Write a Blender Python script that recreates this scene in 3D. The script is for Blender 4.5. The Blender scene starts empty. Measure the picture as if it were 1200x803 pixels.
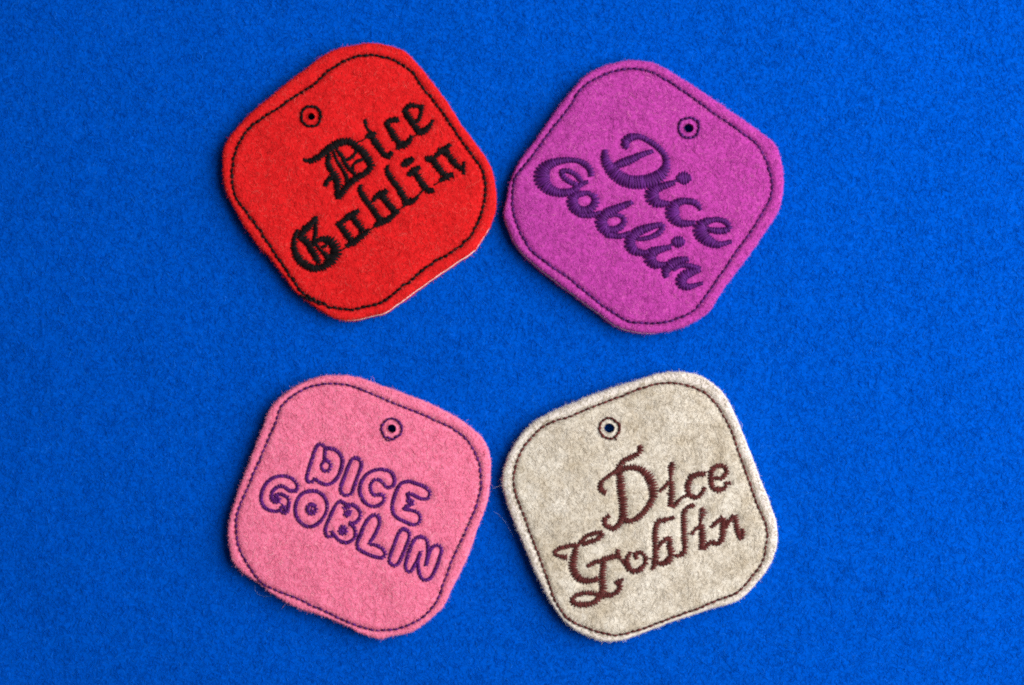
import bpy, math
import numpy as np
from mathutils import Vector, geometry, noise as mnoise

rng = np.random.default_rng(7)
S = 0.0002                       # metres per photograph pixel on the blue felt
CX, CY = 600.0, 401.5
LENS = 70.0
H = 1200 * S / 36.0 * LENS       # camera height
scene = bpy.context.scene
col = scene.collection

# ------------------------------------------------------------------ camera, light, exposure
cam_d = bpy.data.cameras.new('camera')
cam_d.lens = LENS; cam_d.sensor_width = 36; cam_d.clip_start = 0.01; cam_d.clip_end = 20
cam = bpy.data.objects.new('camera', cam_d); col.objects.link(cam)
cam.location = (0, 0, H)
scene.camera = cam

world = bpy.data.worlds.new('World'); scene.world = world; world.use_nodes = True
wb = world.node_tree.nodes['Background']
wb.inputs['Color'].default_value = (0.97, 0.98, 1.0, 1); wb.inputs['Strength'].default_value = 0.11

def area(name, loc, target, size, power, color, size_y=None):
    d = bpy.data.lights.new(name, 'AREA'); d.energy = power; d.color = color
    d.shape = 'RECTANGLE'; d.size = size; d.size_y = size_y or size
    o = bpy.data.objects.new(name, d); col.objects.link(o); o.location = loc
    o.rotation_euler = (Vector(target) - Vector(loc)).to_track_quat('-Z', 'Y').to_euler()
    return o
area('window_light', (0.56, 0.13, 0.50), (0, 0, 0), 0.8, 15.6, (1.0, 0.985, 0.97), 0.8)

scene.view_settings.view_transform = 'Standard'
scene.view_settings.look = 'None'
scene.view_settings.exposure = 0.0
scene.view_settings.gamma = 1.0
scene.view_settings.use_curve_mapping = False
scene.cycles.use_denoising = False
scene.cycles.pixel_filter_type = 'BLACKMAN_HARRIS'
scene.cycles.filter_width = 2.0
scene.cycles.max_bounces = 6
scene.cycles.diffuse_bounces = 4
scene.cycles.glossy_bounces = 2

# ------------------------------------------------------------------ helpers
def tag(o, label=None, cat=None, group=None, kind=None):
    if label: o['label'] = label
    if cat: o['category'] = cat
    if group: o['group'] = group
    if kind: o['kind'] = kind
    return o

def link(name, data, parent=None, mat=None):
    o = bpy.data.objects.new(name, data); col.objects.link(o)
    if mat: data.materials.append(mat)
    if parent: o.parent = parent
    return o

def mesh(name, v, f, parent=None, mat=None, smooth=True, rnd=None):
    me = bpy.data.meshes.new(name)
    v = np.asarray(v, dtype=np.float32)
    me.from_pydata(v.tolist(), [], f if isinstance(f, list) else f.tolist())
    if smooth: me.polygons.foreach_set('use_smooth', [True] * len(me.polygons))
    if rnd is not None:
        a = me.attributes.new('rnd', 'FLOAT', 'POINT'); a.data.foreach_set('value', np.asarray(rnd, dtype=np.float32))
    me.update()
    return link(name, me, parent, mat)

def smooth_noise(x, y, scale, seed=0.0):
    """cheap vectorised value noise, -1..1"""
    x = np.asarray(x) / scale + seed * 17.31; y = np.asarray(y) / scale + seed * 9.17
    xi = np.floor(x); yi = np.floor(y); fx = x - xi; fy = y - yi
    fx = fx * fx * (3 - 2 * fx); fy = fy * fy * (3 - 2 * fy)
    def h(a, b):
        s = np.sin(a * 127.1 + b * 311.7 + seed * 74.7) * 43758.5453
        return (s - np.floor(s)) * 2 - 1
    return (h(xi, yi) * (1 - fx) + h(xi + 1, yi) * fx) * (1 - fy) + (h(xi, yi + 1) * (1 - fx) + h(xi + 1, yi + 1) * fx) * fy

def catmull(P, closed=False, step=1.5, tension=0.5):
    P = np.asarray(P, dtype=float); n = len(P); out = []
    rngI = range(n) if closed else range(n - 1)
    for i in rngI:
        if closed: p0, p1, p2, p3 = P[(i-1) % n], P[i], P[(i+1) % n], P[(i+2) % n]
        else: p0, p1, p2, p3 = P[max(i-1, 0)], P[i], P[i+1], P[min(i+2, n-1)]
        L = np.hypot(*(p2 - p1)[:2]); k = max(1, int(round(L / step)))
        m1 = (p2 - p0) * tension; m2 = (p3 - p1) * tension
        l0 = np.hypot(*(p2 - p0)[:2]) + 1e-6; l1 = np.hypot(*(p3 - p1)[:2]) + 1e-6
        m1 = m1 * min(1, 2 * L / l0); m2 = m2 * min(1, 2 * L / l1)   # tame uneven spacing
        for j in range(k):
            t = j / k; t2 = t*t; t3 = t2*t
            out.append((2*t3-3*t2+1)*p1 + (t3-2*t2+t)*m1 + (-2*t3+3*t2)*p2 + (t3-t2)*m2)
    if not closed: out.append(P[-1])
    return np.array(out)

def resample(P, step, closed=False):
    Q = np.vstack([P, P[:1]]) if closed else P
    d = np.hypot(*(np.diff(Q[:, :2], axis=0).T)); s = np.concatenate([[0], np.cumsum(d)])
    n = max(2, int(round(s[-1] / step)))
    t = np.linspace(0, s[-1], n + 1)
    R = np.stack([np.interp(t, s, Q[:, k]) for k in range(Q.shape[1])], 1)
    return R[:-1] if closed else R

def seg_dist(X, poly, closed=True):
    A = poly; B = np.roll(poly, -1, 0) if closed else poly[1:]
    if not closed: A = poly[:-1]
    best = np.full(len(X), 1e9)
    for a, b in zip(A, B):
        ab = b - a; L = ab @ ab + 1e-12
        t = np.clip(((X - a) @ ab) / L, 0, 1)
        d = np.hypot(*((X - a - t[:, None] * ab).T)); best = np.minimum(best, d)
    return best

def inside(X, poly):
    x, y = X[:, 0], X[:, 1]; r = np.zeros(len(X), bool); n = len(poly)
    for i in range(n):
        x1, y1 = poly[i]; x2, y2 = poly[(i+1) % n]
        if y1 == y2: continue
        c = ((y1 > y) != (y2 > y)) & (x < (x2 - x1) * (y - y1) / (y2 - y1) + x1)
        r ^= c
    return r

def offset_poly(P, amount):
    """offset a closed outline (amount may vary per point) along its outward normal"""
    T = np.roll(P, -1, 0) - np.roll(P, 1, 0)
    N = np.stack([T[:, 1], -T[:, 0]], 1); N /= np.hypot(*N.T)[:, None] + 1e-9
    c = P.mean(0)
    if ((P - c) * N).sum() < 0: N = -N
    for _ in range(3): N = (np.roll(N, 1, 0) + N + np.roll(N, -1, 0)) / 3
    return P + N * np.asarray(amount).reshape(-1, 1) if np.ndim(amount) else P + N * amount, N

# ------------------------------------------------------------------ materials
def nt(name):
    m = bpy.data.materials.new(name); m.use_nodes = True
    t = m.node_tree; b = t.nodes['Principled BSDF']
    return m, t, b

def ramp(t, src, stops):
    r = t.nodes.new('ShaderNodeValToRGB'); el = r.color_ramp.elements
    el[0].position, el[0].color = stops[0][0], (*stops[0][1], 1)
    el[1].position, el[1].color = stops[-1][0], (*stops[-1][1], 1)
    for p, c in stops[1:-1]:
        e = el.new(p); e.color = (*c, 1)
    t.links.new(src, r.inputs[0]); return r

def mul(c, k): return tuple(min(1, max(0, x * k)) for x in c)
def mixc(a, b, f): return tuple(x * (1 - f) + y * f for x, y in zip(a, b))

def felt_material(name, base, lo=0.55, hi=1.25, bump=0.5, edge=None, heather=None):
    m, t, b = nt(name); L = t.links.new
    tc = t.nodes.new('ShaderNodeTexCoord')
    n1 = t.nodes.new('ShaderNodeTexNoise'); n1.inputs['Scale'].default_value = 1900; n1.inputs['Detail'].default_value = 3
    n1.inputs['Roughness'].default_value = 0.6; n1.inputs['Distortion'].default_value = 1.2
    L(tc.outputs['Object'], n1.inputs['Vector'])
    r = ramp(t, n1.outputs['Fac'], [(0.3, mul(base, lo)), (0.5, base), (0.72, mul(base, hi))])
    c = r.outputs[0]
    if heather:
        n2 = t.nodes.new('ShaderNodeTexNoise'); n2.inputs['Scale'].default_value = 150; n2.inputs['Detail'].default_value = 7
        n2.inputs['Roughness'].default_value = 0.72
        L(tc.outputs['Object'], n2.inputs['Vector'])
        r2 = ramp(t, n2.outputs['Fac'], [(0.36, heather), (0.62, (1, 1, 1))])
        mx = t.nodes.new('ShaderNodeMix'); mx.data_type = 'RGBA'; mx.blend_type = 'MULTIPLY'; mx.inputs[0].default_value = 1
        L(c, mx.inputs[6]); L(r2.outputs[0], mx.inputs[7]); c = mx.outputs[2]
    if edge:
        at = t.nodes.new('ShaderNodeAttribute'); at.attribute_name = 'rnd'
        mx = t.nodes.new('ShaderNodeMix'); mx.data_type = 'RGBA'
        L(at.outputs['Fac'], mx.inputs[0]); L(c, mx.inputs[6]); mx.inputs[7].default_value = (*edge, 1); c = mx.outputs[2]
    L(c, b.inputs['Base Color'])
    b.inputs['Roughness'].default_value = 0.95
    b.inputs['Specular IOR Level'].default_value = 0.0
    b.inputs['Sheen Weight'].default_value = 0.0; b.inputs['Sheen Roughness'].default_value = 0.6
    b.inputs['Sheen Tint'].default_value = (*mixc(base, (1, 1, 1), 0.3), 1)
    n3 = t.nodes.new('ShaderNodeTexNoise'); n3.inputs['Scale'].default_value = 2600; n3.inputs['Detail'].default_value = 2
    n3.inputs['Distortion'].default_value = 1.5
    L(tc.outputs['Object'], n3.inputs['Vector'])
    bp = t.nodes.new('ShaderNodeBump'); bp.inputs['Strength'].default_value = bump; bp.inputs['Distance'].default_value = 0.00025
    L(n3.outputs['Fac'], bp.inputs['Height']); L(bp.outputs[0], b.inputs['Normal'])
    return m

def fibre_material(name, dark, light, pale=None, cloud=None, scale=150):
    """each fibre has a dye shade of its own"""
    m, t, b = nt(name)
    hi = t.nodes.new('ShaderNodeHairInfo')
    stops = [(0.0, dark), (0.55, mixc(dark, light, 0.55)), (0.9, light), (0.97, pale or light)]
    r = ramp(t, hi.outputs['Random'], stops)
    c = r.outputs[0]
    if cloud:
        tc = t.nodes.new('ShaderNodeTexCoord'); n2 = t.nodes.new('ShaderNodeTexNoise')
        n2.inputs['Scale'].default_value = scale; n2.inputs['Detail'].default_value = 7; n2.inputs['Roughness'].default_value = 0.72
        t.links.new(tc.outputs['Object'], n2.inputs['Vector'])
        r2 = ramp(t, n2.outputs['Fac'], [(0.36, cloud), (0.62, (1, 1, 1))])
        mx = t.nodes.new('ShaderNodeMix'); mx.data_type = 'RGBA'; mx.blend_type = 'MULTIPLY'; mx.inputs[0].default_value = 1
        t.links.new(c, mx.inputs[6]); t.links.new(r2.outputs[0], mx.inputs[7]); c = mx.outputs[2]
    t.links.new(c, b.inputs['Base Color'])
    b.inputs['Roughness'].default_value = 0.9
    b.inputs['Specular IOR Level'].default_value = 0.0
    return m

def thread_material(name, base, rough=0.38, sheen=0.1, spec=0.5):
    m, t, b = nt(name); L = t.links.new
    at = t.nodes.new('ShaderNodeAttribute'); at.attribute_name = 'rnd'
    r = ramp(t, at.outputs['Fac'], [(0, mul(base, 0.6)), (0.5, base), (1, mul(base, 1.6))])
    L(r.outputs[0], b.inputs['Base Color'])
    b.inputs['Roughness'].default_value = rough
    b.inputs['Specular IOR Level'].default_value = spec
    b.inputs['Specular Tint'].default_value = (*mixc(tuple(min(1, x * 5) for x in base), (1, 1, 1), 0.08), 1)
    b.inputs['Sheen Weight'].default_value = sheen
    b.inputs['Sheen Tint'].default_value = (*mixc(base, (1, 1, 1), 0.5), 1)
    tc = t.nodes.new('ShaderNodeTexCoord')
    n3 = t.nodes.new('ShaderNodeTexNoise'); n3.inputs['Scale'].default_value = 6000
    L(tc.outputs['Object'], n3.inputs['Vector'])
    bp = t.nodes.new('ShaderNodeBump'); bp.inputs['Strength'].default_value = 0.4; bp.inputs['Distance'].default_value = 0.00006
    L(n3.outputs['Fac'], bp.inputs['Height']); L(bp.outputs[0], b.inputs['Normal'])
    return m

# ------------------------------------------------------------------ fibres
def fibres(name, roots, z, direction, length, radius, parent, mat, curl=0.6, pts=4, lift=None, zdir=0.15):
    """roots (n,2) local metres, z (n,), direction (n,) heading angle"""
    n = len(roots)
    P = np.zeros((n, pts, 3), np.float32)
    ang = direction.copy(); bend = rng.normal(0, curl, n)
    x = roots[:, 0].copy(); y = roots[:, 1].copy(); zz = z.copy()
    st = length / (pts - 1)
    if lift is None: lift = rng.normal(zdir, 0.22, n)
    for k in range(pts):
        P[:, k, 0] = x; P[:, k, 1] = y; P[:, k, 2] = zz
        x = x + np.cos(ang) * st; y = y + np.sin(ang) * st
        zz = zz + lift * st * (1 - 0.9 * k / (pts - 1))
        ang = ang + bend + rng.normal(0, curl * 0.6, n)
    cu = bpy.data.hair_curves.new(name)
    cu.add_curves([pts] * n)
    cu.attributes['position'].data.foreach_set('vector', P.reshape(-1))
    a = cu.attributes.get('radius') or cu.attributes.new('radius', 'FLOAT', 'POINT')
    taper = np.array([1.0, 1.0, 0.9, 0.45] if pts == 4 else np.linspace(1, 0.5, pts))
    R = (radius[:, None] * taper[None, :]).astype(np.float32)
    a.data.foreach_set('value', R.reshape(-1))
    return tag(link(name, cu, parent, mat), kind='stuff')

# ------------------------------------------------------------------ stitches
def tube_rows(paths, radii, sides=6):
    """paths (n,k,3), radii (n,k) -> verts, faces of n small tubes"""
    n, k, _ = paths.shape
    T = np.gradient(paths, axis=1); T /= np.linalg.norm(T, axis=2, keepdims=True) + 1e-12
    up = np.array([0, 0, 1.0]); A = np.cross(T, up); ln = np.linalg.norm(A, axis=2, keepdims=True)
    A = np.where(ln > 1e-3, A / (ln + 1e-12), np.array([1.0, 0, 0])); B = np.cross(A, T)
    th = np.arange(sides) / sides * 2 * math.pi
    V = paths[:, :, None, :] + radii[:, :, None, None] * (np.cos(th)[None, None, :, None] * A[:, :, None, :] + np.sin(th)[None, None, :, None] * B[:, :, None, :])
    V = V.reshape(-1, 3)
    base = (np.arange(n) * k * sides)[:, None, None]
    ring = (np.arange(k - 1) * sides)[None, :, None]
    j = np.arange(sides)[None, None, :]; j2 = (np.arange(sides) + 1) % sides; j2 = j2[None, None, :]
    F = np.stack([base + ring + j, base + ring + j2, base + ring + sides + j2, base + ring + sides + j], -1).reshape(-1, 4)
    return V, F

def satin(path, to_local, zf, spacing=1.2, ragged=0.5, hmax=2.6, slant=0.12, rad=0.82, base_z=-0.5):
    """path rows (x, y, width) in photograph pixels -> thread paths across the stroke, local metres"""
    C = catmull(path, step=1.0); C = resample(C, spacing)
    T = np.gradient(C[:, :2], axis=0)
    for _ in range(2):
        T[1:-1] = (T[:-2] + T[1:-1] * 2 + T[2:]) / 4
    T /= np.hypot(*T.T)[:, None] + 1e-9
    N = np.stack([-T[:, 1], T[:, 0]], 1)
    n = len(C); K = 7
    w1 = C[:, 2] / 2 + rng.normal(0, ragged, n) * 0.5; w2 = C[:, 2] / 2 + rng.normal(0, ragged, n) * 0.5
    w1 = np.maximum(w1, 0.7); w2 = np.maximum(w2, 0.7)
    alt = np.where(np.arange(n) % 2 == 0, 1, -1)
    w1 = w1 + alt * ragged * 0.2 + ragged * 0.45 * np.abs(rng.normal(0, 1, n)) ; w2 = w2 - alt * ragged * 0.2 + ragged * 0.45 * np.abs(rng.normal(0, 1, n))
    u = np.linspace(-1, 1, K)
    out = np.zeros((n, K, 3)); sl = spacing * 0.5 * alt + rng.normal(0, slant, n)
    for k in range(K):
        off = np.where(u[k] < 0, u[k] * w1, u[k] * w2)
        p = C[:, :2] + N * off[:, None] + T * (sl * u[k] * 0.8)[:, None]
        hh = np.minimum(hmax, 0.9 + 0.22 * C[:, 2]) * (1 - abs(u[k]) ** 2.6) * (1 + rng.normal(0, 0.05, n))
        xy = to_local(p)
        out[:, k, 0] = xy[:, 0]; out[:, k, 1] = xy[:, 1]
        out[:, k, 2] = zf(C[:, :2]) + (hh + base_z) * S + alt * 0.00002
    R = np.full((n, K), rad * S) * (1 + rng.normal(0, 0.07, (n, 1)))
    R[:, 0] *= 0.55; R[:, -1] *= 0.55
    return out, R

def cord(path, to_local, zf, width, closed):
    """outline lettering: a bean-stitch cord, short slanted stitches laid over each other"""
    C = catmull(path, step=1.0, closed=closed); C = resample(C, 1.45, closed)
    if closed: C = np.vstack([C, C[:3]])
    outs = []; rads = []
    n = len(C); T = np.gradient(C[:, :2], axis=0); T /= np.hypot(*T.T)[:, None] + 1e-9
    N = np.stack([-T[:, 1], T[:, 0]], 1); K = 6
    wl = width * (1 + 0.18 * smooth_noise(C[:, 0], C[:, 1], 6, 3.3))
    for side in (1, -1):
        u = np.linspace(-1, 1, K); o = np.zeros((n, K, 3))
        ph = rng.normal(0, 0.25, n)
        for k in range(K):
            p = C[:, :2] + N * (side * u[k] * wl * 0.42)[:, None] + T * (u[k] * 1.9 + ph)[:, None]
            xy = to_local(p); o[:, k, 0] = xy[:, 0]; o[:, k, 1] = xy[:, 1]
            o[:, k, 2] = zf(C[:, :2]) + S * (0.1 + (1.3 if side > 0 else 0.9) * (1 - u[k] ** 2) + rng.normal(0, 0.1, n))
        keep = np.arange(n) % 2 == (0 if side > 0 else 1)
        outs.append(o[keep]); R = np.full((n, K), 0.85 * S) * (1 + rng.normal(0, 0.12, (n, 1)))
        R[:, 0] *= 0.6; R[:, -1] *= 0.6; rads.append(R[keep])
    return np.concatenate(outs), np.concatenate(rads)

def running(path, to_local, zf, closed, stitch=6.2, width=1.15, lift=0.45, wobble=0.25):
    C = resample(catmull(path, step=1.0, closed=closed), stitch, closed)
    if closed: C = np.vstack([C, C[:1]])
    C[:, :2] += rng.normal(0, wobble * 0.6, (len(C), 2))
    n = len(C) - 1; K = 8; o = np.zeros((n, K, 3)); u = np.linspace(-0.02, 1.02, K)
    D = C[1:] - C[:-1]; Nn = np.stack([-D[:, 1], D[:, 0]], 1); Nn /= np.hypot(*Nn.T)[:, None] + 1e-9
    j = rng.normal(0, wobble, n)
    for k in range(K):
        p = C[:-1, :2] + D[:, :2] * u[k] + Nn * (j * math.sin(math.pi * min(1, max(0, u[k]))) + (u[k] - 0.5) * 0.7)[:, None]
        xy = to_local(p); o[:, k, 0] = xy[:, 0]; o[:, k, 1] = xy[:, 1]
        o[:, k, 2] = zf(p) + S * (-1.9 + (2.9 + lift + width * 0.3) * (math.sin(math.pi * min(1, max(0, u[k]))) ** 0.6) )
    R = np.full((n, K), width * S) * (1 + rng.normal(0, 0.08, (n, 1))); R *= np.array([.5, .85, 1.0, 1.08, 1.08, 1.0, .85, .5])[None, :]
    return o, R

def threads_object(name, parts, parent, mat, kind=None, label=None, sides=6):
    V = []; F = []; A = []; b = 0
    for P, R in parts:
        v, f = tube_rows(P, R, sides); V.append(v); F.append(f + b); b += len(v)
        A.append(np.repeat(np.clip(rng.normal(0.5, 0.28, len(P)), 0, 1), P.shape[1] * sides))
    o = mesh(name, np.concatenate(V), np.concatenate(F), parent, mat, rnd=np.concatenate(A))
    return tag(o, kind=kind, label=label)

# ------------------------------------------------------------------ the blue felt sheet
BLUE = (0.0, 0.082, 0.53)
m_blue = felt_material('blue_felt', mul(BLUE, 0.9), 0.65, 1.2, 0.35)
m_blue_f = fibre_material('blue_felt_fibre', (0.0, 0.060, 0.42), (0.0, 0.112, 0.62), (0.01, 0.17, 0.76), cloud=(0.88, 0.88, 0.90), scale=45)

def ground_z(x, y):          # metres
    X = x / S; Y = y / S
    return S * (1.1 * smooth_noise(X, Y, 95, 1.3) + 0.5 * smooth_noise(X, Y, 31, 2.1) + 0.32 * smooth_noise(X, Y, 8, 4.4) + 0.4 * smooth_noise(X, Y, 3.6, 5.4))

def build_ground():
    xs = np.concatenate([np.linspace(-0.6, -0.14, 40)[:-1], np.linspace(-0.14, 0.14, 400), np.linspace(0.14, 0.6, 40)[1:]])
    ys = np.concatenate([np.linspace(-0.5, -0.1, 36)[:-1], np.linspace(-0.1, 0.1, 290), np.linspace(0.1, 0.5, 36)[1:]])
    X, Y = np.meshgrid(xs, ys); V = np.stack([X, Y, ground_z(X, Y)], -1).reshape(-1, 3)
    nx, ny = len(xs), len(ys)
    i = (np.arange(ny - 1) * nx)[:, None] + np.arange(nx - 1)[None, :]
    F = np.stack([i, i + 1, i + nx + 1, i + nx], -1).reshape(-1, 4)
    g = mesh('blue_felt_sheet', V, F, None, m_blue)
    tag(g, 'bright blue felt sheet lying flat under the four tags', kind='structure')
    N0 = 340000; N1 = 170000; N = N0 + N1
    r = np.stack([rng.uniform(-0.132, 0.132, N0), rng.uniform(-0.092, 0.092, N0)], 1)
    # beyond the picture the same pile goes on, thinning out slowly
    o = np.stack([rng.normal(0, 0.15, N1 * 4), rng.normal(0, 0.12, N1 * 4)], 1)
    o = o[((np.abs(o[:, 0]) > 0.132) | (np.abs(o[:, 1]) > 0.092)) & (np.abs(o[:, 0]) < 0.5) & (np.abs(o[:, 1]) < 0.4)][:N1]
    r = np.vstack([r, o]); N = len(r)
    z = ground_z(r[:, 0], r[:, 1]) + rng.uniform(-0.00006, 0.00012, N)
    # fibres lie in loose swirls
    head = rng.uniform(0, 2 * math.pi, N)
    fibres('felt_fibres', r, z, head, rng.gamma(4, 0.00022, N) + 0.0003, rng.uniform(0.000022, 0.000045, N), g, m_blue_f, curl=0.6, lift=rng.normal(0.0, 0.10, N))
    return g
ground = build_ground()

# ------------------------------------------------------------------ tags
Z_BACK = 0.0003; Z_MID = 0.0020; Z_SHEET = 0.00215; Z_TOP = 0.0039      # layer heights above the blue felt
KTOP = (H - Z_TOP) / H

def slab(name, P, hole_c, hole_r, z0, top, spacing, parent, mat, to_local, bulge=0.0, steps=1, attr=None, rim_drop=0.0, rough=0.0):
    """layer of cloth with a real hole: top surface by Delaunay, rounded cut wall, bottom"""
    n = len(P); hn = 28
    th = np.arange(hn) / hn * 2 * math.pi
    hr = hole_r * (1 + 0.05 * np.sin(th * 2 + 1) + rng.normal(0, 0.03, hn))
    Hh = np.stack([hole_c[0] + hr * np.cos(th), hole_c[1] + hr * np.sin(th)], 1)
    pts = [P, Hh]
    if spacing:
        x0, y0 = P.min(0); x1, y1 = P.max(0)
        gx, gy = np.meshgrid(np.arange(x0, x1, spacing), np.arange(y0, y1, spacing))
        G = np.stack([gx.ravel(), gy.ravel()], 1) + rng.uniform(-0.3, 0.3, (gx.size, 2)) * spacing
        ok = inside(G, P); G = G[ok]; d = seg_dist(G, P); G = G[d > spacing * 0.55]
        G = G[np.hypot(*(G - hole_c).T) > hole_r + spacing * 0.8]
        for k, off in enumerate((0.9, 2.0, 3.2)):
            q, _ = offset_poly(P, -off)
            if k: q = q[k % 2::2]
            pts.append(q)
        G = G[seg_dist(G, P) > 4.0]
        pts.append(G)
    pts = np.vstack(pts)
    edges = [(i, (i + 1) % n) for i in range(n)] + [(n + i, n + (i + 1) % hn) for i in range(hn)]
    v, e, f, ov, oe, of = geometry.delaunay_2d_cdt([Vector(p) for p in pts], edges, [], 0, 1e-5)
    v = np.array([tuple(p) for p in v]); f = np.array([t for t in f if len(t) == 3])
    ctr = v[f].mean(1)
    keep = inside(ctr, P) & ~inside(ctr, Hh)
    f = f[keep]
    a = v[f]; cr = (a[:, 1, 0]-a[:, 0, 0])*(a[:, 2, 1]-a[:, 0, 1]) - (a[:, 1, 1]-a[:, 0, 1])*(a[:, 2, 0]-a[:, 0, 0])
    f[cr > 0] = f[cr > 0][:, ::-1]                       # photograph y points down
    ztop = top(v); xy = to_local(v)
    V = [np.column_stack([xy, ztop])]; F = f.tolist(); cnt = len(v)
    AT = [attr(v) if attr else np.zeros(len(v))]
    def ringidx(src_list):                # map input verts to output
        m = {}
        for oi, lst in enumerate(ov):
            for s in lst: m[s] = oi
        return [m[s] for s in src_list]
    for src, loop, cen in ((list(range(n)), P, None), (list(range(n, n + hn)), Hh, hole_c)):
        idx = ringidx(src); prev = idx; zt = ztop[idx]
        _, N = offset_poly(loop, 0.0)
        if cen is not None: N = -N
        for s_ in range(1, steps + 1):
            t = s_ / steps
            q = loop + N * (bulge * math.sin(math.pi * min(1, t * 1.05)) * (1 if cen is None else 0.3)) + N * (rough * smooth_noise(loop[:, 0] + 37 * s_, loop[:, 1], 5, 2.2))[:, None]
            zz = zt * (1 - t) + z0 * t
            V.append(np.column_stack([to_local(q), zz])); AT.append(np.ones(len(q)) * (1 if attr else 0))
            cur = list(range(cnt, cnt + len(q))); cnt += len(q); L = len(q)
            for i in range(L):
                j = (i + 1) % L; F.append([prev[i], prev[j], cur[j], cur[i]])
            prev = cur
    return mesh(name, np.vstack(V), F, parent, mat, rnd=np.concatenate(AT))

def strokes_of(spec):
    """'x y w  x y w | ...' in crop units -> list of arrays"""
    return [np.array([float(q) for q in s.split()]) for s in spec.split('|')]

def build_tag(name, label, outline, stitch_line, hole, letters, style, mats, hole_r=5.6, ring_r=12.0, peek=None, letter_w=None, edge_attr=False):
    P0 = np.array(outline, float); c = P0.mean(0)
    root = bpy.data.objects.new(name, None); col.objects.link(root)
    root.empty_display_size = 0.01
    org = np.array([(c[0] - CX) * S * KTOP, (CY - c[1]) * S * KTOP])
    root.location = (org[0], org[1], 0)
    tag(root, label, 'felt tag', 'felt tags laid out on the blue felt')
    def to_local(p): return np.stack([(p[:, 0] - CX) * S * KTOP - org[0], (CY - p[:, 1]) * S * KTOP - org[1]], 1)
    P = resample(catmull(P0, closed=True, tension=0.42, step=1.5), 1.8, True)
    P = offset_poly(P, -1.3 + 0.35 * smooth_noise(P[:, 0], P[:, 1], 9, 5.1) + 0.25 * smooth_noise(P[:, 0], P[:, 1], 4, 6.1))[0]
    ST = resample(catmull(np.array(stitch_line, float), closed=True, step=1.5), 3.0, True)
    hc = np.array(hole, float)
    # ---- lettering paths in photograph pixels
    LET = []
    for ch, (ox, oy), spec, lab in letters:
        ss = []
        for s in spec.split('|'):
            closed = '*' in s; a = np.array([float(q) for q in s.replace('*', ' ').split()])
            a = a.reshape(-1, 2 if letter_w else 3)
            if letter_w: a = np.column_stack([a, np.full(len(a), letter_w * 8.03)])
            a = a / 8.03; a[:, 2] *= style.get('wk', 1.0); a[:, 0] += ox; a[:, 1] += oy
            ss.append((a, closed))
        LET.append((ch, ss, lab))
    # distance field of the lettering on a 1 px raster
    x0, y0 = np.floor(P.min(0)) - 4; x1, y1 = np.ceil(P.max(0)) + 4
    gx, gy = np.meshgrid(np.arange(x0, x1), np.arange(y0, y1)); DF = np.full(gx.shape, 60.0)
    for ch, ss, lab in LET:
        for a, closed in ss:
            C = catmull(a, closed=closed, step=1.5)
            for q in C:
                i0, j0 = int(q[0] - x0), int(q[1] - y0)
                sl = (slice(max(0, j0 - 14), j0 + 15), slice(max(0, i0 - 14), i0 + 15))
                DF[sl] = np.minimum(DF[sl], np.hypot(gx[sl] - q[0], gy[sl] - q[1]) - q[2] / 2)
    def lett(p):
        fx = np.clip(p[:, 0] - x0, 0, DF.shape[1] - 1.01); fy = np.clip(p[:, 1] - y0, 0, DF.shape[0] - 1.01)
        i = fx.astype(int); j = fy.astype(int); u = fx - i; w = fy - j
        return (DF[j, i]*(1-u)+DF[j, i+1]*u)*(1-w) + (DF[j+1, i]*(1-u)+DF[j+1, i+1]*u)*w
    seed = c[0] * 0.01
    def top(v):
        de = seg_dist(v, P); ds = seg_dist(v, ST); dh = np.hypot(*(v - hc).T); dl = lett(v)
        R = 7.0; t = np.clip(1 - de / R, 0, 1)
        z = -R * 0.36 * (1 - np.sqrt(np.clip(1 - t * t, 0, 1)))
        z -= 2.5 * np.exp(-(ds / 2.3) ** 2) + 0.3 * np.exp(-(ds / 6) ** 2)
        z -= 1.1 * np.exp(-((dh - ring_r) / 2.0) ** 2)
        z -= 1.2 * np.exp(-np.clip(dl, 0, None) / 2.2) 
        z += 0.9 * smooth_noise(v[:, 0], v[:, 1], 42, seed) + 0.45 * smooth_noise(v[:, 0], v[:, 1], 13, seed + 1) + 0.3 * smooth_noise(v[:, 0], v[:, 1], 4.5, seed + 2)
        return Z_TOP + S * z
    def edgef(v):
        ins = inside(v, ST); ds = seg_dist(v, ST)
        return np.where(ins, 0.0, np.clip(0.25 + ds / 9, 0, 1)) if edge_attr else np.zeros(len(v))
    slab('front_felt', P, hc, hole_r, Z_SHEET, top, 2.4, root, mats['felt'], to_local, bulge=0.5, steps=5, attr=edgef, rough=0.5)
    pk = peek if peek is not None else (lambda A: np.zeros(len(A)))
    _, N = offset_poly(P, 0.0)
    amt = pk(N)
    Pm = offset_poly(P, amt * 1.0 - 2.0 * (amt < 0.15))[0]
    slab('stabiliser_sheet', Pm, hc, hole_r + 0.6, Z_MID, lambda v: np.full(len(v), Z_SHEET) , 0, root, m_white, to_local, steps=1)
    Pb = offset_poly(P, amt * 1.6 - 1.0 + 0.5 * smooth_noise(P[:, 0], P[:, 1], 12, 8.8))[0]
    slab('back_felt', Pb, hc, hole_r + 0.3, Z_BACK, lambda v: np.full(len(v), Z_MID) + S * 0.05, 0, root, mats['felt'], to_local, bulge=0.7, steps=4, rough=0.5)
    # ---- stitching
    zf = top
    threads_object('border_stitching', [running(np.array(stitch_line, float), to_local, zf, True, style['stitch'], style['bw'], 0.75, style.get('wob', 0.25))] + [running(pts(q), to_local, zf, False, 6.0, style['bw'] * 0.85, 1.0, 0.3) for q in style.get('seam_tails', [])], root, mats['border'], kind='stuff')
    th = np.arange(14) / 14 * 2 * math.pi + seed
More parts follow.
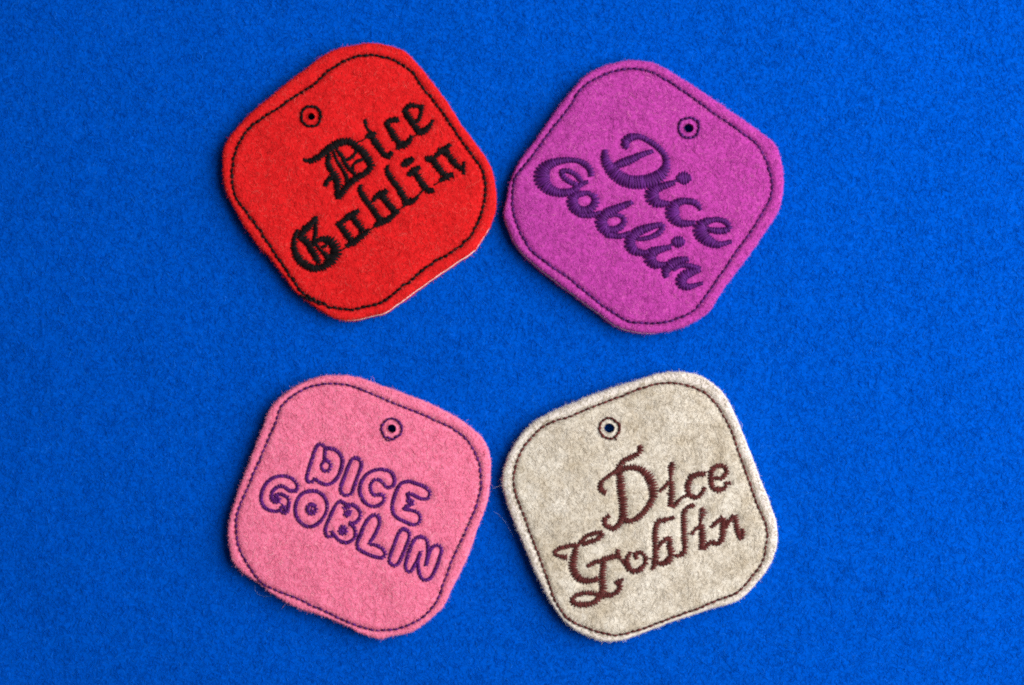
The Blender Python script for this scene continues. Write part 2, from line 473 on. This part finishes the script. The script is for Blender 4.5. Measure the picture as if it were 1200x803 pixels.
    ring = np.stack([hc[0] + ring_r * np.cos(th), hc[1] + ring_r * np.sin(th)], 1) + rng.normal(0, 0.25, (14, 2))
    threads_object('hole_stitching', [running(ring, to_local, zf, True, 5.2, style['bw'] * 1.0, 0.8, 0.35)] + [running(pts(q), to_local, zf, False, 4.0, 0.75, 1.2, 0.3) for q in style.get('tails', [])], root, mats['border'], kind='stuff')
    for ch, ss, lab in LET:
        parts = []
        for a, closed in ss:
            if letter_w: parts.append(cord(a, to_local, zf, letter_w, closed))
            elif a[:, 2].max() < 2.6: parts.append(running(a[:, :2], to_local, zf, False, 5.0, 0.8, 0.9, 0.2))
            else: parts.append(satin(a, to_local, zf, style['sp'], style['rag'], style['h'], rad=style['rad']))
        threads_object('letter', parts, root, mats['letter'], label=lab)
    # ---- fuzz on the top, thicker towards the cut edge
    n = style.get('fuzz', 46000)
    G = np.stack([rng.uniform(P[:, 0].min(), P[:, 0].max(), n * 2), rng.uniform(P[:, 1].min(), P[:, 1].max(), n * 2)], 1)
    G = G[inside(G, P)]
    keep = (lett(G) > 1.2) & (seg_dist(G, ST) > 2.4) & (np.abs(np.hypot(*(G - hc).T) - ring_r) > 2.2) & (np.hypot(*(G - hc).T) > hole_r + 1.0)
    G = G[keep][:n]; k = len(G); dl = lett(G); near = np.minimum(np.minimum(np.minimum(dl, seg_dist(G, ST)), np.abs(np.hypot(*(G - hc).T) - ring_r)), np.minimum(np.hypot(*(G - hc).T) - hole_r, seg_dist(G, P)))
    ln = np.minimum(rng.gamma(3, 0.00028, k) + 0.0002, (near + 0.5) * S * 1.1)
    o1 = fibres('felt_fibres', to_local(G), top(G) + rng.uniform(-0.00007, 0.00006, k), rng.uniform(0, 2*math.pi, k), ln,
           rng.uniform(0.00002, 0.000042, k), root, mats['fibre'], curl=0.6, lift=rng.normal(0.0, 0.08, k))
    # ---- fuzz along the cut edge of both layers
    ne = 26000; i = rng.integers(0, len(P), ne); back = rng.random(ne) < 0.4
    Q = np.where(back[:, None], Pb[i], P[i]) + rng.uniform(-1, 1, (ne, 1)) * (P[(i + 1) % len(P)] - P[i])
    zt = top(P)[i]; t = rng.random(ne) ** 0.8
    zz = np.where(back, Z_BACK + (Z_MID - Z_BACK) * t, Z_SHEET + (zt - Z_SHEET) * t)
    ang = np.arctan2(-N[i, 1], N[i, 0]) + rng.normal(0, 1.1, ne)
    fl = rng.gamma(2.2, 0.00010, ne) + 0.00008
    long = rng.random(ne) < 0.003; fl[long] *= 3.0
    fibres('edge_fibres', to_local(Q - N[i] * 0.6), zz, ang, fl, rng.uniform(0.000014, 0.000028, ne), root, mats['edge_fibre'], curl=0.5, lift=rng.normal(0.0, 0.45, ne))
    # a few long loose fibres lying on the top
    nl = 40; G = np.stack([rng.uniform(P[:, 0].min(), P[:, 0].max(), 400), rng.uniform(P[:, 1].min(), P[:, 1].max(), 400)], 1)
    G = G[inside(G, ST)][:nl]; k = len(G)
    fibres('loose_fibres', to_local(G), top(G) + 0.00022, rng.uniform(0, 6.28, k), rng.uniform(0.002, 0.005, k), np.full(k, 0.000016), root, mats['loose'], curl=0.5, pts=7, lift=np.zeros(k))
    return root

m_white, t_, b_ = nt('stabiliser_white')
b_.inputs['Base Color'].default_value = (0.82, 0.80, 0.80, 1); b_.inputs['Roughness'].default_value = 0.8

def pts(s): 
    a = np.array([float(q) for q in s.split()]); return a.reshape(-1, 2)

# ---------- red tag
RED_OUT = pts('260.6 210 259.8 190 260.6 175.5 266 163 277.5 148 292 133 320 109 347 87.6 360 78 377 65.4 396 56 420 51.2 439 49.5 456 52.7 475 60 490 75 504.7 93 523.7 118 542.8 148 561.8 173.4 574.5 192.4 579.5 210 582 231 581 248 575.6 264 568 276.7 556.5 293.6 530 311.6 504.7 328.6 479 347.6 451.8 366.7 436 371 420 374.7 404.5 376 387.6 372 375 364.5 362 356 348.4 345.5 341 337 328 319 313.5 301 303 290.4 286 267 273.3 244 263.5 224')
RED_ST = pts('272 210 273.2 188 276.5 175.5 285 158.6 299.7 143.7 326 126.8 345 113 365.4 100.3 385.5 83.4 402.4 71.8 420 65.8 439 65 454 68 469.8 74.5 483.5 85.5 498 105.6 513 124.7 532 152 549 176.6 561.8 192.4 567 205 569 218 568 231 564 250 555.5 270 547 282 526 297 506.8 308.4 483.5 326.4 462 343.4 443 356 420 361.4 408.8 362.9 389.7 360.7 375 354 355.9 344.4 341 325.4 320 293.6 298.7 262 277.5 233.3')
RED_L = [
 ('D', (350, 140), '50 380 25 100 392 40 150 378 55 220 330 65 290 275 80 360 230 85 430 208 70 490 215 65 550 255 70 610 320 75 655 380 80 682 430 65 665 475 60 610 515 60 550 545 65 500 590 60 450 635 60 410 690 60 378 735 60|285 330 45 278 390 50 285 450 60 330 510 75 355 570 80 370 630 68 370 690 60 368 745 50|325 540 50 275 570 42 248 625 35|330 310 25 355 380 27 400 450 32 440 520 37 455 585 42|360 290 27 400 340 32 440 410 36 480 470 40 530 515 35|540 300 24 510 345 25 470 375 25 435 375 22|600 378 24 545 398 25 515 430 25 515 465 22', 'letter D in black blackletter satin stitch'),
 ('i', (420, 100), '60 325 32 68 370 21 85 410 21 115 450 22|80 490 30 120 465 70 162 448 34|112 460 60 150 520 65 195 590 65 240 650 60 295 680 42|290 680 48 312 628 40|0 541 10 50 515 10 90 485 10', None),
 ('c', (420, 100), '258 372 40 290 330 45 340 330 52 378 325 45|260 350 40 300 420 65 350 500 65 402 560 70|370 585 50 440 560 60 485 515 45 502 480 32', None),
 ('e', (420, 100), '440 230 40 490 185 40 540 195 38 605 205 38|430 235 45 470 300 65 520 370 70 575 440 70|603 190 32 592 250 38 572 310 34 550 350 28|560 450 50 620 432 62 665 390 48 697 330 25|350 600 9 400 590 9|525 478 9 570 460 9', None),
 ('G', (330, 220), '148 395 28 122 470 42 115 560 58 140 640 75 200 710 85 280 755 75 360 752 65 430 720 80 490 655 105 508 585 105 475 515 90 400 482 55 340 500 48 300 532 40|175 480 50 220 490 75 270 560 75 310 630 70 350 708 50|172 480 48 215 400 72 260 355 62 300 320 55 325 275 32|322 290 32 318 360 38 318 430 38 305 515 42|330 545 25 380 600 35 440 660 55|385 560 21 435 528 24', None),
 ('o', (330, 220), '518 350 32 580 310 48 630 270 62 670 250 60 722 212 35|545 350 52 600 420 60 655 495 62|655 262 66 705 325 65 765 405 62|615 550 40 680 512 66 740 468 60 822 402 36|550 605 9 610 560 9', None),
 ('b', (400, 190), '182 218 24 175 270 52 220 340 63 270 410 63 320 480 63 365 552 70|318 600 45 370 565 66 430 548 60 500 492 42 535 462 36|300 370 22 325 330 45 370 305 70 428 268 36|380 305 66 430 380 64 475 435 64 522 462 45|262 640 9 315 605 9', None),
 ('l', (400, 190), '436 35 24 430 90 52 490 180 58 550 270 58 600 350 63 625 390 58|585 395 42 650 378 60 690 352 42 722 325 21|530 460 9 600 405 9|720 330 9 775 255 9', None),
 ('i', (455, 150), '130 352 34 180 325 84 234 286 42|190 448 40 238 405 72 296 365 40|240 400 63 290 480 65 340 560 63 390 590 58 428 585 45|270 645 9 325 590 9', None),
 ('n', (455, 150), '358 290 50 410 290 66 460 360 64 510 420 64 565 462 66|488 492 34 545 462 56 608 438 46|430 285 32 475 235 45|478 215 50 530 208 76 578 152 34|535 212 72 580 270 64 630 340 64 690 385 50|715 322 28 708 370 38 708 432 28|430 545 9 500 495 9', None),
]

# ---------- magenta tag
MAG_OUT = pts('594 230 596 217 600 206 608 189 630.5 158.4 655 123.5 674 100 684 89.5 697 81 712 75 737.4 69.5 755 70.5 767.7 73.5 784.6 82 810 98 837.6 116 865 135 890.5 153 907.4 167 914.8 180.7 918 197.6 919.5 213 918 229 912.7 248 901 267 882 295 863 320 848 340 833.3 363.7 818.5 375 799.5 385 767.7 391 755 391 737.4 388 720.5 381.7 699 365.8 678 350 652.7 331 627 310.7 608 292.7 597.7 273.7 590 250.4')
MAG_ST = pts('601 228 603 210 610 199.7 627 178.6 648.5 149 667.6 125.6 676 110.8 686.6 99 703.5 89.6 722.6 82.9 739.5 80.5 755 82 769.8 87.5 789 99 814 116 839.7 135 865 152 886 168 896.8 185 902 199.7 905 214 904 229 894.7 248 880 271.6 863 295 846 320 829 344.6 814 363.7 797 372 778 378 755 379 737.4 377 726.8 372 710 360.5 690.9 345.7 669.7 328.7 646.4 311.8 625 296 612.5 278 604 256.8 600.5 241')
MAG_L = [
 ('D', (695, 145), '325 228 45 298 190 72 320 150 85 370 125 72 430 120 55 500 148 52 570 192 55 630 240 55 675 300 60 692 370 72 672 440 98 610 500 128 530 535 132 440 550 130 340 545 130 260 510 125 190 450 120 140 390 100 115 330 82 112 270 60 115 250 42|200 400 55 260 375 75 340 345 78 420 310 65 490 280 50 562 260 36', 'letter D in violet brush script satin stitch'),
 ('i', (695, 145), '758 552 42 720 568 58 650 590 72 580 620 100 548 680 135 590 738 105 650 752 70 712 750 48|1165 535 21 1165 536 21', None),
 ('c', (770, 200), '408 368 30 390 330 55 340 295 60 270 285 60 200 300 78 150 345 110 142 405 130 172 458 108 230 495 75 290 497 58 350 490 45', None),
 ('e', (770, 200), '462 545 36 530 562 58 600 567 62 660 558 58 682 530 52 650 485 52 590 462 48 520 465 52 450 487 82 402 532 122 420 600 130 480 660 108 550 692 78 590 700 60|585 695 55 650 682 42 698 668 36', None),
 ('G', (620, 170), '585 290 58 580 240 62 540 190 58 470 150 48 400 140 48 320 145 62 230 165 78 160 205 108 120 270 138 125 340 138 170 400 118 240 440 88 320 452 78 400 435 66 460 402 52 485 365 36|470 385 38 510 362 44 552 348 34|305 250 45 350 240 42 410 260 46 460 298 48 500 350 42|450 372 46 380 345 48 330 305 56 300 255 45', None),
 ('o', (620, 170), '578 462 46 618 490 68 624 540 76 590 590 78 530 620 88 465 618 100 420 580 105 405 525 105 430 478 80 490 458 56 565 450 42|470 650 60 540 662 56 600 655 52 665 640 42', None),
 ('b', (690, 230), '412 60 32 370 70 54 300 100 68 220 135 88 150 175 100 112 230 112 130 290 108 180 340 92|200 188 34 250 176 34 310 190 44 336 225 52 320 270 58 270 305 62 210 320 72 160 310 78|170 360 62 240 372 58 310 374 48 385 348 46', None),
 ('l', (690, 230), '460 405 36 540 396 44 610 375 48 670 335 52 700 292 48 688 268 42 630 275 54 550 300 74 470 330 90 410 380 100 380 440 100 400 490 95 450 522 78 510 532 58 555 525 38', None),
 ('i', (690, 230), '770 480 42 710 490 58 640 510 84 585 540 108 572 590 118 610 635 94 660 648 62 715 640 46', None),
 ('n', (740, 260), '535 352 42 480 355 62 420 375 84 360 410 98 322 460 84 328 522 50|400 455 32 450 415 44 520 408 48 580 420 48 645 440 46|645 450 50 580 470 74 510 500 94 462 550 100 480 595 84 530 612 64 572 608 46|560 608 40 620 592 42 668 576 34', None),
]
def disc(cx, cy, r): return f'{cx-r} {cy} {r*.7} {cx-r*.7} {cy} {r*1.45} {cx} {cy} {r*2} {cx+r*.7} {cy} {r*1.45} {cx+r} {cy} {r*.7}'
# the i dots, moved into the crop of their letter
MAG_L[1] = ('i', (695, 145), MAG_L[1][2].split('|')[0] + '|' + disc(255 + 75*8.03, 72 + 55*8.03, 62) + f'|{150+602} {108+442} 22 {200+602} {85+442} 24', None)
MAG_L[8] = ('i', (690, 230), MAG_L[8][2] + '|' + disc(445 + 50*8.03, 187 + 30*8.03, 56) + f'|{350+401} {232+241} 22 {395+401} {200+241} 24', None)

# ---------- pink tag
PINK_OUT = pts('269.5 600 280 569.7 290.7 542 300 516.8 308.7 495.6 314 481 325.6 467 340.4 455.5 359.5 446 378.6 440 404 439.5 421 442.7 443 450 473 460.7 500 471 526 484 547 496.7 566 513.6 573.5 529.5 575.6 548.6 574.5 567.6 571.4 589 559.7 621.8 547 655.6 532 686.3 519.5 711.7 504.7 726.5 483.5 741.4 462 746.7 445.4 750 432.7 747.7 420 742.9 408 736 378.6 723.4 351 715 332 705.4 317 695.9 300 683 283 671.5 271.5 657.7 267.5 640.8 265.8 621.8')
PINK_ST = pts('279 599 294 562 305.5 535.8 316 510.4 323.5 493.5 328.8 477.6 340 466 357 455.8 376.4 450.5 397.6 450 416.7 454.3 437 462.3 462 473 487.7 483 511 493 530 502 545 513.6 557.6 531.6 563 550.7 563 572 557.5 595 547 619.5 532 651 520.6 681 511 706.4 494 724.4 473 735 451.8 739 432.7 737.8 408 729.5 378.6 715.5 351 703 323.5 692 306.6 684 294 668 281 645 276 622')
PINK_L = [
 ('D', (350, 510), '*88 435 76 400 95 320 130 210 158 125 185 92 215 85 250 120 320 130 375 165 410 230 402 310 370 390 320 445 260 466 190 442 152 412 125 442|250 120 245 180 243 235|*250 240 292 262 300 300 275 338 232 332 212 290', 'letter D outlined in violet cord stitch'),
 ('I', (350, 510), '*535 215 580 240 590 290 555 390 520 490 490 555 440 566 402 542 395 490 430 400 470 290 500 230', None),
 ('C', (420, 540), '*325 235 340 180 312 112 240 85 170 85 90 120 40 180 15 250 20 320 60 390 130 430 200 415 242 370 235 325 190 320 150 325 120 290 115 230 150 180 200 185 240 220 268 252', None),
 ('E', (420, 540), '480 195 560 220 630 250 672 300 655 352 600 360 540 335 480 305 458 320|462 318 480 360 518 395 475 422 430 455|430 455 500 468 560 490 584 540 562 590 510 602 450 580 380 545 332 500 318 430 335 350 365 270 410 210 480 195|458 372 500 412 440 430', None),
 ('G', (298, 545), '390 245 408 205 380 150 320 112 240 105 160 132 95 200 65 290 76 370 130 420 200 436 245 430 280 455 312 440 322 390 328 330 310 302 250 275 212 278|390 245 330 240 280 205 230 203 180 240 160 290 176 340 222 350 238 330 198 285|245 415 280 378 292 430|180 315 215 320', None),
 ('O', (298, 545), '*560 245 622 266 670 320 686 400 660 480 600 550 530 581 460 562 400 490 386 410 410 320 470 260|*540 372 580 400 575 445 530 460 502 430 507 388|540 420 560 440', None),
 ('B', (370, 580), '240 60 290 92 350 95 405 140 420 200 382 255 320 275|325 270 362 310 375 360 360 412 290 450 220 430 185 390 145 345|182 380 120 395 92 365 95 300 130 220 170 130 205 75 240 60|262 125 322 110|328 150 300 200 270 172 318 160 290 180|*252 300 290 330 265 370 222 345|245 330 270 345', None),
 ('L', (370, 580), '*585 200 602 260 570 350 530 420 505 460 570 475 630 510 656 560 622 592 560 585 480 555 405 510 390 460 420 380 460 280 510 210 555 190', None),
 ('I', (430, 600), '*350 163 395 190 400 240 365 330 330 420 295 485 255 506 213 470 220 410 260 300 295 210 320 172', None),
 ('N', (430, 600), '510 233 560 260 575 330 577 400 555 505|555 495 580 400 610 340 660 313 702 350 685 430 650 530 600 620 540 642 500 600 485 530 480 450 508 375|495 420 450 500 420 552 380 560 363 500 390 400 420 310 460 250 510 233', None),
]

# ---------- oatmeal tag
OAT_OUT = pts('588 565.5 589.5 550.7 597 529.5 607.5 512.6 622 496.7 637 487 664.7 474.5 692 462.8 724 452 750 444 769 438 792 435.3 817.7 438.5 834.7 448 849.5 461.8 860 480.8 870.7 506 881 531.6 891.8 561 905 594 911 613 912.5 632 910 647 898 671.5 879 693.7 864 706 834.7 715 792 728.7 762.7 740 728 752 707 753 690 747.7 671 738 656 723.4 643.5 704.3 628.7 676.8 616 647 605.4 621.8 597 600.6 590 577')
OAT_ST = pts('611.8 599 603.3 576 602 557 607.5 535.9 618 517.9 633 503 645.6 495.6 671 487 696.4 476 724 466 750 455.8 769 450.5 790 449 813.5 454.3 832.6 466 845 482 855.9 502 866.4 531.6 877 561 888.5 594 896 611 899.5 624 898 638 895 655.6 885.5 670.4 865.4 693.7 845 702 813.5 715 781.8 726.5 750 738 724 744.5 707 742.4 685.9 736 664.7 724.4 652 706.4 641.4 679 630.8 649 620 621.8')
OAT_L = [
 ('D', (695, 515), '442 58 42 446 110 52 400 150 44 340 175 42 280 205 44 248 255 50|245 290 55 170 330 34 100 382 34 66 430 36 76 480 46 118 505 46|245 260 62 255 360 70 262 450 78 275 550 76 285 650 76 285 725 80 262 770 58 203 838 46 125 815 42 105 755 42 155 722 38|265 285 42 340 268 46 410 270 50 470 300 66 530 370 82 562 450 90 566 520 80 540 600 58 490 670 52 430 730 48 370 765 44 300 768 40', 'letter D in brown ornate script satin stitch'),
 ('i', (765, 530), '182 96 40 176 140 68 170 182 54 166 222 22 172 272 24|65 370 26 110 330 30 155 288 30|178 280 52 176 370 58 175 450 58 172 512 62|190 515 40 240 470 34 270 430 22 330 408 21|38 362 9 65 366 9', None),
 ('c', (765, 530), '492 205 38 430 210 46 370 230 52 335 290 54 328 360 58 360 415 48 410 430 40 460 390 38 487 332 30|485 192 10 545 178 10', None),
 ('e', (765, 530), '565 242 36 640 248 30 690 210 42 690 150 42 630 125 38 570 150 42 550 220 48 550 300 52 590 358 44 660 348 42 695 318 30|680 292 40 730 290 34', None),
 ('G', (645, 615), '155 308 42 90 297 38 45 278 32 38 248 28 100 220 34 170 200 34 240 190 34|262 195 34 320 130 38 390 85 38 460 68 34 490 95 38 440 135 38 380 160 38 305 182 38|246 188 52 230 280 62 212 370 70 228 460 76 290 520 58 370 532 48 450 508 44|348 392 28 410 360 34 480 335 42 560 312 42 630 292 44|632 300 42 634 235 34|640 300 34 672 335 22 690 365 21|502 340 58 492 430 58 488 520 70 495 600 66 470 670 58 410 730 48 320 752 48 220 742 46 203 702 38 260 660 38 350 645 34 440 655 38 540 672 44 620 640 44 662 580 46 640 545 34|612 548 34 685 512 34', None),
 ('o', (720, 590), '150 458 26 120 520 42 115 580 56 160 632 52 220 636 48 270 590 40 296 525 38 270 480 34 222 460 32 190 490 38 212 522 32|305 512 10 360 522 10', None),
 ('b', (720, 590), '560 128 32 490 155 34 430 165 44 390 205 48 385 290 48 385 390 48 385 480 52 380 560 60 358 622 34|408 435 30 450 362 34 512 322 44|520 318 46 520 400 56 536 470 56 500 550 56 450 567 38 408 558 38', None),
 ('l', (720, 590), '752 15 30 690 38 34 655 85 44 655 160 52 655 250 52 660 340 56 665 430 50 640 480 44 580 495 26|550 490 10 590 495 10|690 288 10 740 290 10', None),
 ('i', (785, 580), '305 124 40 312 165 66 300 208 46 290 250 21 296 288 26|208 372 26 240 330 30 290 292 34|300 295 56 306 380 58 306 450 58 300 512 62|320 505 44 360 470 38 390 440 30 430 462 38 480 448 42', None),
 ('n', (785, 580), '388 305 26 440 260 38 500 218 48|500 225 56 502 310 62 496 380 58 490 440 48|512 240 44 550 278 38|530 305 34 565 240 32 600 195 42|608 198 56 625 280 58 642 350 58 656 395 56|650 405 42 688 385 34 685 322 28', None),
]

def peek_dir(dx, dy, lo, amt):
    """how far the lower layers show beyond the front one on edges facing (dx, dy)"""
    d = np.array([dx, dy], float); d /= np.hypot(*d)
    return lambda N: amt * np.clip((N @ d - lo) / (1 - lo), 0, 1) ** 0.5

RED = (0.62, 0.014, 0.016); MAG = (0.44, 0.050, 0.33); PNK = (0.75, 0.185, 0.315); OAT = (0.66, 0.61, 0.53)
m_black = thread_material('black_thread', (0.007, 0.006, 0.007), 0.5, 0.0, 0.3)
m_violet = thread_material('violet_thread', (0.070, 0.010, 0.110), 0.30, 0.0, 0.5)
m_violet_d = thread_material('dark_violet_thread', (0.055, 0.008, 0.085), 0.35, 0.0, 0.5)
m_brown = thread_material('brown_thread', (0.078, 0.019, 0.018), 0.38, 0.0, 0.4)

build_tag('red_tag', 'red felt tag with black blackletter embroidery and black border stitching', RED_OUT, RED_ST, (364.5, 136.5), RED_L,
    dict(seam_tails=['351 345.5 360 350 368 353.5 377 357'], stitch=6.8, bw=1.65, wob=0.5, wk=1.02, sp=1.5, rag=1.35, h=2.3, rad=0.95),
    dict(felt=felt_material('red_felt', RED, 0.88, 1.08, 0.2), border=m_black, letter=m_black,
         fibre=fibre_material('red_fibre', (0.58, 0.012, 0.014), (0.71, 0.028, 0.030), (0.8, 0.10, 0.09)),
         edge_fibre=fibre_material('red_edge_fibre', (0.60, 0.014, 0.016), (0.78, 0.035, 0.035), (0.8, 0.10, 0.09)),
         loose=fibre_material('red_loose_fibre', (0.85, 0.05, 0.04), (0.9, 0.2, 0.15))),
    hole_r=4.6, peek=peek_dir(0.42, 0.91, 0.74, 1.5))
build_tag('magenta_tag', 'magenta felt tag with violet brush script satin embroidery', MAG_OUT, MAG_ST, (807.5, 150), MAG_L,
    dict(stitch=7.2, bw=1.45, wk=1.12, sp=1.6, rag=0.35, h=3.0, rad=0.95),
    dict(felt=felt_material('magenta_felt', MAG, 0.86, 1.1, 0.2), border=m_violet_d, letter=m_violet,
         fibre=fibre_material('magenta_fibre', (0.39, 0.038, 0.285), (0.50, 0.072, 0.39), (0.8, 0.2, 0.55)),
         edge_fibre=fibre_material('magenta_edge_fibre', (0.43, 0.052, 0.34), (0.60, 0.105, 0.49), (0.8, 0.25, 0.6)),
         loose=fibre_material('magenta_loose_fibre', (0.72, 0.12, 0.48), (0.8, 0.3, 0.6))),
    hole_r=5.6, ring_r=12.2, peek=peek_dir(-0.62, 0.78, 0.66, 1.7))
build_tag('pink_tag', 'pink felt tag with violet outlined capital letter embroidery', PINK_OUT, PINK_ST, (459, 502.4), PINK_L,
    dict(tails=['451.5 514.5 455 516.5 458.5 515.5'], stitch=7.2, bw=1.35, sp=1.2, rag=0.4, h=2.0, rad=0.75),
    dict(felt=felt_material('pink_felt', PNK, 0.88, 1.08, 0.2), border=m_violet_d, letter=m_violet,
         fibre=fibre_material('pink_fibre', (0.70, 0.145, 0.265), (0.81, 0.24, 0.38), (0.95, 0.45, 0.55)),
         edge_fibre=fibre_material('pink_edge_fibre', (0.70, 0.20, 0.32), (0.80, 0.30, 0.43), (0.95, 0.5, 0.6)),
         loose=fibre_material('pink_loose_fibre', (0.9, 0.35, 0.45), (0.95, 0.5, 0.6))),
    hole_r=5.3, peek=peek_dir(0.9, 0.42, 0.9, 0.6), letter_w=5.3)
build_tag('oatmeal_tag', 'heathered beige felt tag with brown ornate script embroidery', OAT_OUT, OAT_ST, (714.4, 502), OAT_L,
    dict(tails=['724.5 503 727.5 499.5 726 496', '720.5 511 722.5 516'], seam_tails=['661 722 667 726.5 670 727'], stitch=7.2, bw=1.45, wk=1.12, sp=1.5, rag=1.35, h=2.0, rad=0.82),
    dict(felt=felt_material('oatmeal_felt', OAT, 0.88, 1.1, 0.2, edge=(0.69, 0.63, 0.60), heather=(0.74, 0.69, 0.61)), border=m_brown, letter=m_brown,
         fibre=fibre_material('oatmeal_fibre', (0.50, 0.44, 0.36), (0.74, 0.69, 0.61), (0.85, 0.82, 0.79), cloud=(0.72, 0.67, 0.59)),
         edge_fibre=fibre_material('oatmeal_edge_fibre', (0.63, 0.57, 0.54), (0.78, 0.72, 0.69), (0.88, 0.84, 0.8)),
         loose=fibre_material('oatmeal_loose_fibre', (0.8, 0.75, 0.66), (0.85, 0.82, 0.75))),
    hole_r=6.0, ring_r=12.0, edge_attr=True)

# ---------- loose fibres shed on the blue felt
m_lint = fibre_material('pale_lint', (0.45, 0.55, 0.70), (0.6, 0.7, 0.8))
m_redlint = fibre_material('red_lint', (0.55, 0.02, 0.08), (0.6, 0.05, 0.12))
def stray(p, label, mat, r=0.000013):
    q = resample(catmull(pts(p), step=1.5), 2.0)
    x = (q[:, 0] - CX) * S; y = (CY - q[:, 1]) * S
    o0 = bpy.data.hair_curves.new('stray_fibre'); o0.add_curves([len(q)])
    z = ground_z(x, y) + 0.00025
    o0.attributes['position'].data.foreach_set('vector', np.stack([x - x[0], y - y[0], z - z[0]], 1).astype(np.float32).reshape(-1))
    a = o0.attributes.get('radius') or o0.attributes.new('radius', 'FLOAT', 'POINT'); a.data.foreach_set('value', np.full(len(q), r, np.float32))
    o = link('stray_fibre', o0, None, mat); o.location = (x[0], y[0], z[0])
    tag(o, label, 'stray fibre', 'stray fibres on the blue felt')
stray('579 600 584 602.5 591 610 596 618 602 629', 'pale curved hair on the blue felt between the pink and beige tags', m_lint)
stray('299 686 299.5 692 304 697 312 699 318 698 322 694', 'pale looped hair below the lower left corner of the pink tag', m_lint)
stray('582.5 240 587 236.5 589.5 239 587 243 582 243.5', 'tiny red curl of fibre in the gap between the red and magenta tags', m_redlint, 0.000015)
